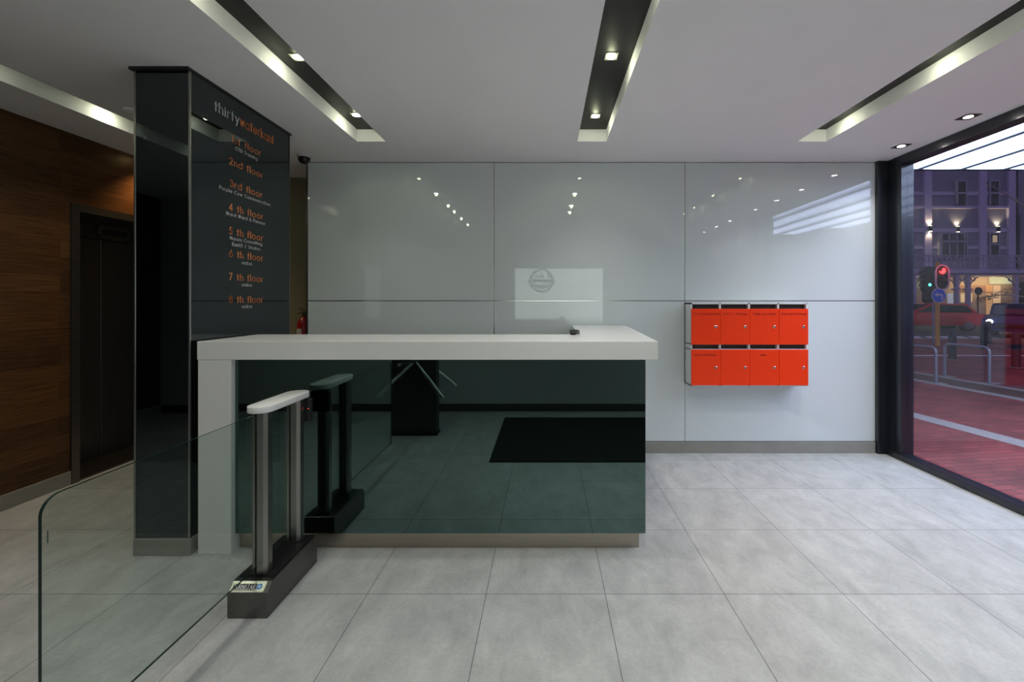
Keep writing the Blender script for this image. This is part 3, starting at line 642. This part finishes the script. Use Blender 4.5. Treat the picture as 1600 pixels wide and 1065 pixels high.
# bollards
M_bol = mat('dark blue grey bollard', (.018,.022,.032), .5)
bl = [(1488,561.4,'bollard behind the right bike rack'),(1422,554.7,'bollard nearest the window jamb, left of the traffic light'),(1415.5,536,'thin far bollard beside the jamb, behind its neighbour'),
      (1536.5,545.5,'bollard left in the pair by the dark car'),(1544.5,537,'farther right bollard in the pair by the dark car'),(1587.5,574,'large near bollard at the right edge of the window view')]
b0 = None
for x, y, lab in bl:
    p = fl(x, y)
    if b0 is None:
        b0 = thing('bollard', 'dark blue grey '+lab, 'bollard', p, 'bollards on the pavement'); bm = BM(); lathe(bm, [(.078,0),(.078,.60),(.070,.605),(.070,.625),(.078,.63),(.078,.74),(.07,.775),(.03,.785)], p, 20); obj('column', bm, M_bol, b0, True)
        bm = BM(); lathe(bm, [(.10,0),(.10,.012)], p, 20); obj('foot_ring', bm, M_conc, b0)
    else: dup(b0, p, 'dark blue grey '+lab)
# traffic light
TY = 13.93; tp = fl(1464.8, 540); tp.y = TY; tp.x = (1464.8-853)/F*TY
tl = thing('traffic_light', 'red traffic light with white bordered head on a yellow pole', 'traffic light', (tp.x, TY, 0))
bm = BM(); tube(bm, [(tp.x,TY,0),(tp.x,TY,2.75)], .055, 16); obj('pole', bm, mat('yellow pole paint', (.75,.38,.03), .5), tl, True)
hc = px(1472.3, 433.3, TY-.2); hx = .235; hz = .42
st = [(hc.x+p[0], hc.z+p[1]) for p in stadium(0,0,hx,hz)]; sti = [(hc.x+p[0], hc.z+p[1]) for p in stadium(0,0,hx-.042,hz-.042)]
bm = BM(); prism(bm, st, hc.y, hc.y+.03, 'y'); bb = obj('backboard', bm, M_black, tl)
bm = BM(); ring_plate(bm, st, sti, hc.y-.012, hc.y, 'y'); obj('border', bm, mat('white reflective border', (.8,.75,.8), .5), bb)
bm = BM(); box(bm, hc.x-.13, hc.x+.13, hc.y+.03, hc.y+.18, hc.z-.36, hc.z+.36, .02, 2); obj('housing', bm, M_black, tl)
for k, (dz, m) in enumerate(((.22, emat('lit red signal', (1,.02,.02), 8)), (0, M_black), (-.22, M_black))):
    bm = BM(); lathe(bm, [(.10,0),(.095,-.02),(.05,-.03),(.01,-.034)], (hc.x, hc.y, hc.z+dz), 20, 'y'); ln = obj('signal_lens', bm, m, tl, True)
    bm = BM(); n = 12; r0 = .10
    for q in range(n):
        a0 = math.radians(-10+200*q/n); a1 = math.radians(-10+200*(q+1)/n)
        f = [bm.verts.new((hc.x+r0*math.cos(a), yy, hc.z+dz+r0*math.sin(a))) for a, yy in ((a0,hc.y),(a1,hc.y),(a1,hc.y-.09),(a0,hc.y-.09))]; bm.faces.new(f)
    vz = obj('visor', bm, M_black, ln)
    sl = vz.modifiers.new('thickness', 'SOLIDIFY'); sl.thickness = .006
lamp('glow', 'POINT', (hc.x+.0, hc.y-.25, hc.z+.25), 2.2, (1,.03,.03), tl, .05)
# dark heads turned away, on the grey pole beside it
TG = TY+.62; gx = (1458.3-853)/F*TG
t2 = thing('traffic_light', 'dark side view traffic light with a green glow on a grey pole', 'traffic light', (gx, TG, 0))
bm = BM(); tube(bm, [(gx,TG,0),(gx,TG,2.8)], .032, 12); obj('pole', bm, M_galv, t2, True)
c2 = px(1453, 436, TG-.1)
bm = BM(); prism(bm, [(c2.x+p[0], c2.z+p[1]) for p in stadium(0,0,.15,.45)], c2.y, c2.y+.22, 'y', .02); obj('housing', bm, M_black, t2)
bm = BM(); prism(bm, [(c2.x+.02+p[0], c2.z-.55+p[1]) for p in stadium(0,0,.13,.28)], c2.y+.02, c2.y+.2, 'y', .02); obj('housing', bm, M_black, t2)
for dz in (.25, .03, -.19):
    bm = BM(); tube(bm, [(c2.x-.12,c2.y+.1,c2.z+dz),(c2.x-.27,c2.y+.06,c2.z+dz-.01)], .085, 14, radii=[.09,.06]); v = obj('visor', bm, M_black, t2, True)
bm = BM(); lathe(bm, [(.045,0),(.03,-.02),(.01,-.024)], (c2.x, c2.y, c2.z-.19), 16, 'y'); obj('signal_lens', bm, emat('lit green signal', (.05,1,.6), 7), t2, True)
# blue turn left sign
sc_ = px(1467, 461.5, TY-.25); sg = thing('road_sign', 'round blue turn left sign with white arrow under the red traffic light', 'road sign', (sc_.x, sc_.y, sc_.z-.23))
bm = BM(); lathe(bm, [(.232,0),(.232,.012)], sc_, 40, 'y'); dsc = obj('disc', bm, mat('white sign sheeting', (.7,.72,.85), .5), sg)
bm = BM(); lathe(bm, [(.212,-.004),(.212,0)], sc_, 40, 'y'); obj('blue_face', bm, mat('blue sign sheeting', (.03,.13,.85), .4), dsc)
bm = BM(); Q = [(-.15,.03),(-.04,.10),(-.04,.055),(.09,.055),(.125,.02),(.125,-.14),(.075,-.14),(.075,.0),(-.04,.0),(-.04,-.045)]
prism(bm, [(sc_.x+a, sc_.z+b) for a, b in Q], sc_.y-.009, sc_.y-.004, 'y'); obj('arrow', bm, MATS['white sign sheeting'], dsc)
bm = BM(); box(bm, sc_.x-.02, sc_.x+.02, sc_.y+.012, sc_.y+.2, sc_.z-.02, sc_.z+.02); obj('bracket', bm, M_black, sg)
# back of a round sign across the street
rc = px(1529, 454.5, 25.0); rs = thing('road_sign', 'back of a round dark road sign on a pole before the lit shop', 'road sign', (rc.x, rc.y, 0))
bm = BM(); lathe(bm, [(.23,0),(.23,.015)], rc, 32, 'y'); obj('disc', bm, M_bol, rs)
bm = BM(); tube(bm, [(rc.x,rc.y+.04,-.04),(rc.x,rc.y+.04,rc.z+.1)], .035, 10); obj('pole', bm, M_bol, rs, True)

# facade across the street
FY = 28.0
fb = thing('building', 'violet grey two storey street facade with balcony and lit shopfront across the road', 'building', (28, FY, 0))
M_fac = mat('grey violet facade render', (.26,.25,.32), .8, var=.12, nscale=1.5); M_pil = mat('pale facade trim', (.52,.47,.62), .7, var=.08, nscale=2)
M_wdark = mat('dark window glass', (.015,.015,.02), .1); M_wfr = mat('pale window frame', (.36,.35,.40), .6)
def X(x): return (x-853)/F*FY
def Z(y): return EYE-(y-470)/F*FY
def cxy(x, y): return 1400+x/6.265, 250+y/6.265
bm = BM(); box(bm, 16, 46, FY, FY+.4, Z(431), Z(250)+4); obj('upper_wall', bm, M_fac, fb)
for a, b in ((262,332),(800,868),(1080,1148)):
    bm = BM(); box(bm, X(1400+a/6.265), X(1400+b/6.265), FY-.16, FY, Z(425), Z(250)+3.8); obj('pilaster', bm, M_pil, fb)
for a in (-300,-760):
    bm = BM(); box(bm, X(1400+a/6.265), X(1400+(a+70)/6.265), FY-.16, FY, Z(425), Z(250)+3.8); obj('pilaster', bm, M_pil, fb)
M_bayl = M_pil
bm = BM()
for y0, y1, d in ((310,345,.05),(452,474,.14),(668,706,.08),(842,870,.05)):
    box(bm, 16, X(1400+1148/6.265), FY-d, FY, Z(250+y1/6.265), Z(250+y0/6.265))
obj('string_courses', bm, M_pil, fb)
def win(x0, x1, y0, y1, sash=True, frame=.09, french=False, lit=False):
    a, b, t, c = X(1400+x0/6.265), X(1400+x1/6.265), Z(250+y0/6.265), Z(250+y1/6.265)
    bm = BM(); box(bm, a-frame, a, FY-.17, FY+.01, c, t); box(bm, b, b+frame, FY-.17, FY+.01, c, t); box(bm, a-frame, b+frame, FY-.17, FY+.01, t, t+frame)
    if sash: m = (c+t)/2; box(bm, a, b, FY-.17, FY+.01, m-.05, m+.05)
    if french:
        z1 = t-(t-c)*.32; box(bm, a, b, FY-.18, FY+.01, z1-.07, z1+.07)
        for f in (.03,.33,.64,.92): xx = a+(b-a)*f; box(bm, xx-.05, xx+.05, FY-.18, FY+.01, c, t)
    w_ = obj('window', bm, M_wfr, fb)
    bm = BM(); box(bm, a, b, FY-.165, FY-.155, c, t); obj('pane', bm, M_wdark, w_)
    if lit:
        bm = BM(); box(bm, a+(b-a)*.2, b-.1, FY-.168, FY-.166, c+(t-c)*.58, t-.1); obj('lit_blind', bm, emat('lit blind', (1,.75,.45), .25), w_)
win(40,82,215,440); win(585,660,215,440); win(905,980,215,440)
win(40,82,725,925); win(415,665,725,960, sash=False, french=True); win(905,980,725,925, lit=True)
win(-260,-190,215,440); win(-260,-190,725,925)
bm = BM(); dx = X(1400+1180/6.265); tube(bm, [(dx,FY-.1,Z(425)),(dx,FY-.1,Z(340)),(dx-.12,FY-.1,Z(334)),(dx-.12,FY-.1,Z(250)+3)], .09, 10); obj('drain_pipe', bm, M_bol, fb, True)
# balcony
bz = Z(421); BYF = FY-1.9
def XB(x): return (x-853)/F*BYF
def ZB(y): return EYE-(y-470)/F*BYF
bm = BM(); box(bm, 16, 40, BYF, FY, ZB(430), ZB(421)); box(bm, 16, 40, BYF-.08, BYF, ZB(427), ZB(422.5)); obj('balcony_slab', bm, M_pil, fb)
bm = BM(); zr0, zr1 = ZB(421), ZB(398); box(bm, 16, 40, BYF, BYF+.06, zr1-.06, zr1); box(bm, 16, 40, BYF, BYF+.05, zr0+.06, zr0+.10); box(bm, 16, 40, BYF, BYF+.05, zr0+.42, zr0+.46)
x = 22.0
while x < 32.5:
    box(bm, x, x+.03, BYF+.01, BYF+.04, zr0+.06, zr0+.44)
    tube(bm, [(x+.14+.11*math.cos(t), BYF+.02, zr0+.66+.15*math.sin(t)) for t in [2*PI*k/8 for k in range(9)]], .02, 4)
    box(bm, x, x+.02, BYF+.01, BYF+.04, zr0+.46, zr1); x += .28
for xx in (1507,): box(bm, XB(xx)-.06, XB(xx)+.06, BYF, BYF+.07, zr0, zr1+.05)
obj('railing', bm, mat('lilac cast iron', (.36,.30,.42), .6), fb)
for xx in (1430, 1497, 1515, 1590):
    bm = BM(); box(bm, XB(xx)-.10, XB(xx)+.10, BYF+.02, BYF+.2, 0, ZB(430)); box(bm, XB(xx)-.2, XB(xx)+.2, BYF, BYF+.24, ZB(453), ZB(450.5)); obj('verandah_post', bm, M_pil, fb)
    bm = BM()
    for s in (-1,1): tube(bm, [(XB(xx)+s*(.10+.55*t), BYF+.1, ZB(430)-.1-.55*(1-t)**2) for t in [k/6 for k in range(7)]], .035, 6); tube(bm, [(XB(xx)+s*(.33+.13*math.cos(t)), BYF+.1, ZB(430)-.22+.13*math.sin(t)) for t in [2*PI*k/10 for k in range(11)]], .03, 5)
    obj('bracket', bm, M_wfr, fb)
# ground floor
GY = FY+1.0
def XG_(x): return (x-853)/F*GY
def ZG(y): return EYE-(y-470)/F*GY
M_shopw = mat('cream shop wall', (.62,.50,.36), .7, var=.08, nscale=2)
bm = BM(); box(bm, 16, 46, GY, GY+.3, -.1, Z(431)+.1); obj('shop_wall', bm, M_shopw, fb)
bm = BM(); box(bm, 16, 46, FY-1.9, GY, Z(431)-.0, Z(431)+.12); obj('soffit', bm, M_pil, fb)
def panel(name, x0, x1, y0, y1, m, d=.06, lab=None):
    bm = BM(); box(bm, XG_(x0), XG_(x1), GY-d, GY, ZG(y1), ZG(y0)); return obj(name, bm, m, fb, label=lab)
panel('doorway', 1404, 1430, 452, 507, M_black, .04, 'dark doorway'); panel('sign_board', 1404, 1440, 445, 451, mat('cream sign board', (.5,.52,.42), .6), .1)
panel('wall_section', 1404, 1442, 430, 445, mat('olive shop wall', (.34,.34,.16), .7), .03)
panel('shop_window', 1501, 1518, 459, 472, emat('lit shop glass', (1,.72,.40), 0.41), .05); panel('shop_window', 1480, 1493, 458, 478, emat('lit shop poster', (.55,.60,.75), .3), .05)
panel('shop_sign', 1546, 1579, 432.5, 443.5, emat('lit pale sign', (.80,.85,.55), 0.34), .12)
panel('shop_window', 1539, 1549, 446, 456, emat('lit orange glass', (1,.52,.20), 0.30), .06); panel('shop_window', 1541, 1549, 458, 500, emat('lit amber glass', (1,.58,.26), 0.29), .06); panel('shop_window', 1552, 1562, 446, 500, emat('lit peach glass', (1,.66,.36), 0.41), .06)
panel('doorway', 1583, 1600, 440, 507, M_black, .05)
panel('shop_fascia', 1495, 1540, 445.5, 455, mat('salmon fascia', (.50,.30,.20), .6), .05)
bm = BM(); text_bm(bm, '20', (XG_(1509.5), GY-.06, ZG(453.5)), (1,0,0), (0,0,1), (0,-1,0), .28, .2, .12, .01); obj('lettering', bm, M_black, fb)
tb_ = BM(); tube(tb_, [(XG_(1404),GY-.3,ZG(432.3)),(XG_(1434.5),GY-.3,ZG(432.3))], .04, 10); obj('fluorescent_tube', tb_, emat('lit fluorescent tube', (1,.95,.75), 7), fb)
for xx, e in ((1490,9),(1512,15),(1535,15),(1562,10),(1420,7)):
    lamp('shop_light', 'POINT', (XG_(xx), GY-.7, 2.75), e, (1,.70,.38) if xx > 1440 else (1,.95,.6), fb, .12)
# up and down wall lamps
wl0 = None
for (x, y, lab) in ((303,678,'on the pale pilaster, leftmost of three'),(592,680,'above the balcony door'),(985,680,'above the right sash window')):
    ix, iy = 1400+x/6.265, 250+y/6.265; off = .16 if x < 400 else 0; p = Vector((X(ix), FY-off-.11, Z(iy)-.16))
    if wl0 is None or True:
        wl0 = thing('wall_lamp', 'lit up and down wall lamp on the facade, '+lab, 'wall lamp', p, 'wall lamps on the facade')
        bm = BM(); lathe(bm, [(.09,0),(.10,.02),(.10,.32),(.09,.34)], p, 16); h = obj('housing', bm, M_bol, wl0, True)
        for zz in (-.005, .345):
            bm = BM(); lathe(bm, [(.08,0),(.08,.006)], p+Vector((0,0,zz-.003)), 14); obj('lens', bm, emat('lit warm lamp', (1,.85,.5), 12), h)
        bm = BM(); box(bm, p.x-.04, p.x+.04, p.y+.05, FY-off, p.z+.12, p.z+.2); obj('arm', bm, M_bol, wl0)
        lamp('bulb', 'SPOT', p+Vector((0,.02,.37)), 55, (1,.80,.45), wl0, .04, 110, .8, (PI,0,0)); lamp('bulb', 'SPOT', p+Vector((0,.02,-.03)), 40, (1,.80,.45), wl0, .04, 110, .8)
# cars
def car(name, label, loc, ang, paint, lights_front, L=4.0, W=1.68):
    o = thing(name, label, 'car', (0,0,0)); M_t = mat('tyre rubber', (.015,.015,.015), .8)
    body = [(-2,.28),(-2,.62),(-1.92,.86),(-1.0,.95),(1.15,.93),(1.85,.80),(2.0,.62),(2.0,.28)]
    bm = BM(); prism(bm, body, -W/2, W/2, 'y', .06); obj('body', bm, paint, o, True)
    cab = [(-1.75,.90),(-1.30,1.36),(.15,1.42),(1.05,.92)]
    bm = BM(); prism(bm, cab, -W/2+.14, W/2-.14, 'y', .08); obj('cabin', bm, paint, o, True)
    gl = [(-1.55,.94),(-1.22,1.29),(.12,1.34),(.85,.95)]
    bm = BM(); prism(bm, gl, -W/2+.13, W/2-.13, 'y'); prism(bm, [(.22,1.36),(.30,1.36),(1.08,.96),(1.0,.94)], -W/2+.25, W/2-.25, 'y'); obj('windows', bm, M_wdark, o)
    for x in (-1.25, 1.28):
        for s in (-1, 1):
            bm = BM(); lathe(bm, [(.20,s*.02),(.31,0),(.31,-s*.2),(.2,-s*.22)] if s > 0 else [(.20,s*.02),(.31,0),(.31,.2),(.2,.22)], (x, s*(W/2-.02), .31), 24, 'y'); wh = obj('wheel', bm, M_t, o, True)
            bm = BM(); lathe(bm, [(.19,0),(.19,s*.025),(.05,s*.035)], (x, s*(W/2-.01), .31), 16, 'y'); obj('hub_cap', bm, M_galv, wh)
    for s in (-1, 1):
        bm = BM(); lathe(bm, [(.10,0),(.09,.03),(.04,.05)], (1.97, s*.6, .66), 16, 'x'); obj('headlight', bm, emat('lit headlight', (1,.93,.75), 16) if lights_front else M_chrome, o, True)
        bm = BM(); box(bm, -2.03, -1.97, s*.66-.12, s*.66+.12, .62, .80, .01, 1); obj('tail_light', bm, emat('lit tail light', (1,.02,.03), 6), o)
    bm = BM(); box(bm, 1.98, 2.03, -.4, .4, .42, .56, .01, 1); obj('grille', bm, M_black, o)
    o.location = loc; o.rotation_euler = (0,0,ang); return o
car('car', 'red hatchback on the road beyond the yellow traffic light pole', (px(1450,0,22).x, 22.0, -.04), PI-math.radians(16), mat('red car paint', (.75,.01,.035), .3), True)
car('car', 'dark blue car with lit headlights at the right edge of the window view', (20.15, 18.1, -.04), PI+math.radians(38), mat('dark blue car paint', (.03,.04,.12), .25), True)
# street tree, trunk outside the frame
tr_ = thing('street_tree', 'street tree with bare and leafy branches reaching in from the right', 'tree', (12.4, 10, 0))
M_bark = mat('pale bark', (.40,.33,.27), .8, var=.3, nscale=20)
bm = BM(); tube(bm, [(12.4,10,0),(12.45,10,2),(12.35,10,4),(12.5,10,6.2)], .1, 12, radii=[.12,.10,.08,.04]); obj('trunk', bm, M_bark, tr_, True)
def br(pts, r0, r1, name='branch'):
    bm = BM(); q = [px(a, b, Y) for a, b, Y in pts]; n = len(q); tube(bm, q, r0, 8, radii=[r0+(r1-r0)*k/(n-1) for k in range(n)]); return obj(name, bm, M_bark, tr_, True)
br([(1668,365,10),(1620,333,10),(1600,322,9.9),(1585,312,9.8),(1568,301,9.7),(1556,294,9.6),(1545,290,9.6),(1539,287,9.6)], .020, .005)
for tw in ([(1592,316,9.85),(1587,309,9.8),(1589,307,9.8)],[(1568,301,9.7),(1567,296,9.7),(1572,291,9.7)],[(1556,294,9.6),(1552,291,9.6),(1556,286,9.6)],[(1545,290,9.6),(1541,286,9.6),(1538,282,9.6)]): br(tw, .008, .003, 'twig')
br([(1668,456,10),(1630,460,10),(1600,463,9.9),(1575,461,9.8),(1555,460,9.8),(1540,464,9.8),(1526,471,9.8)], .022, .004)
br([(1585,460,9.85),(1560,455,9.8),(1550,456,9.8)], .006, .003, 'twig')
bm = BM()
for k in range(130):
    t = random.random(); bx = 1526+t*50; by = 471-16*t+random.uniform(-5,4); 
    if t > .75 and random.random() < .4: continue
    c = px(bx, by, 9.8+random.uniform(-.25,.25)); a = random.uniform(0,2*PI); s = random.uniform(.03,.055)
    d = Vector((math.cos(a), math.sin(a)*.6, random.uniform(-.5,.3))).normalized(); n_ = d.cross(Vector((random.uniform(-.4,.4),random.uniform(-.6,.2),1))).normalized()
    bm.faces.new([bm.verts.new(c+d*s), bm.verts.new(c+n_*s*.4), bm.verts.new(c-d*s), bm.verts.new(c-n_*s*.4)])
lv = obj('leaves', bm, mat('dull green leaves', (.06,.09,.04), .6), tr_); lv['kind'] = 'stuff'
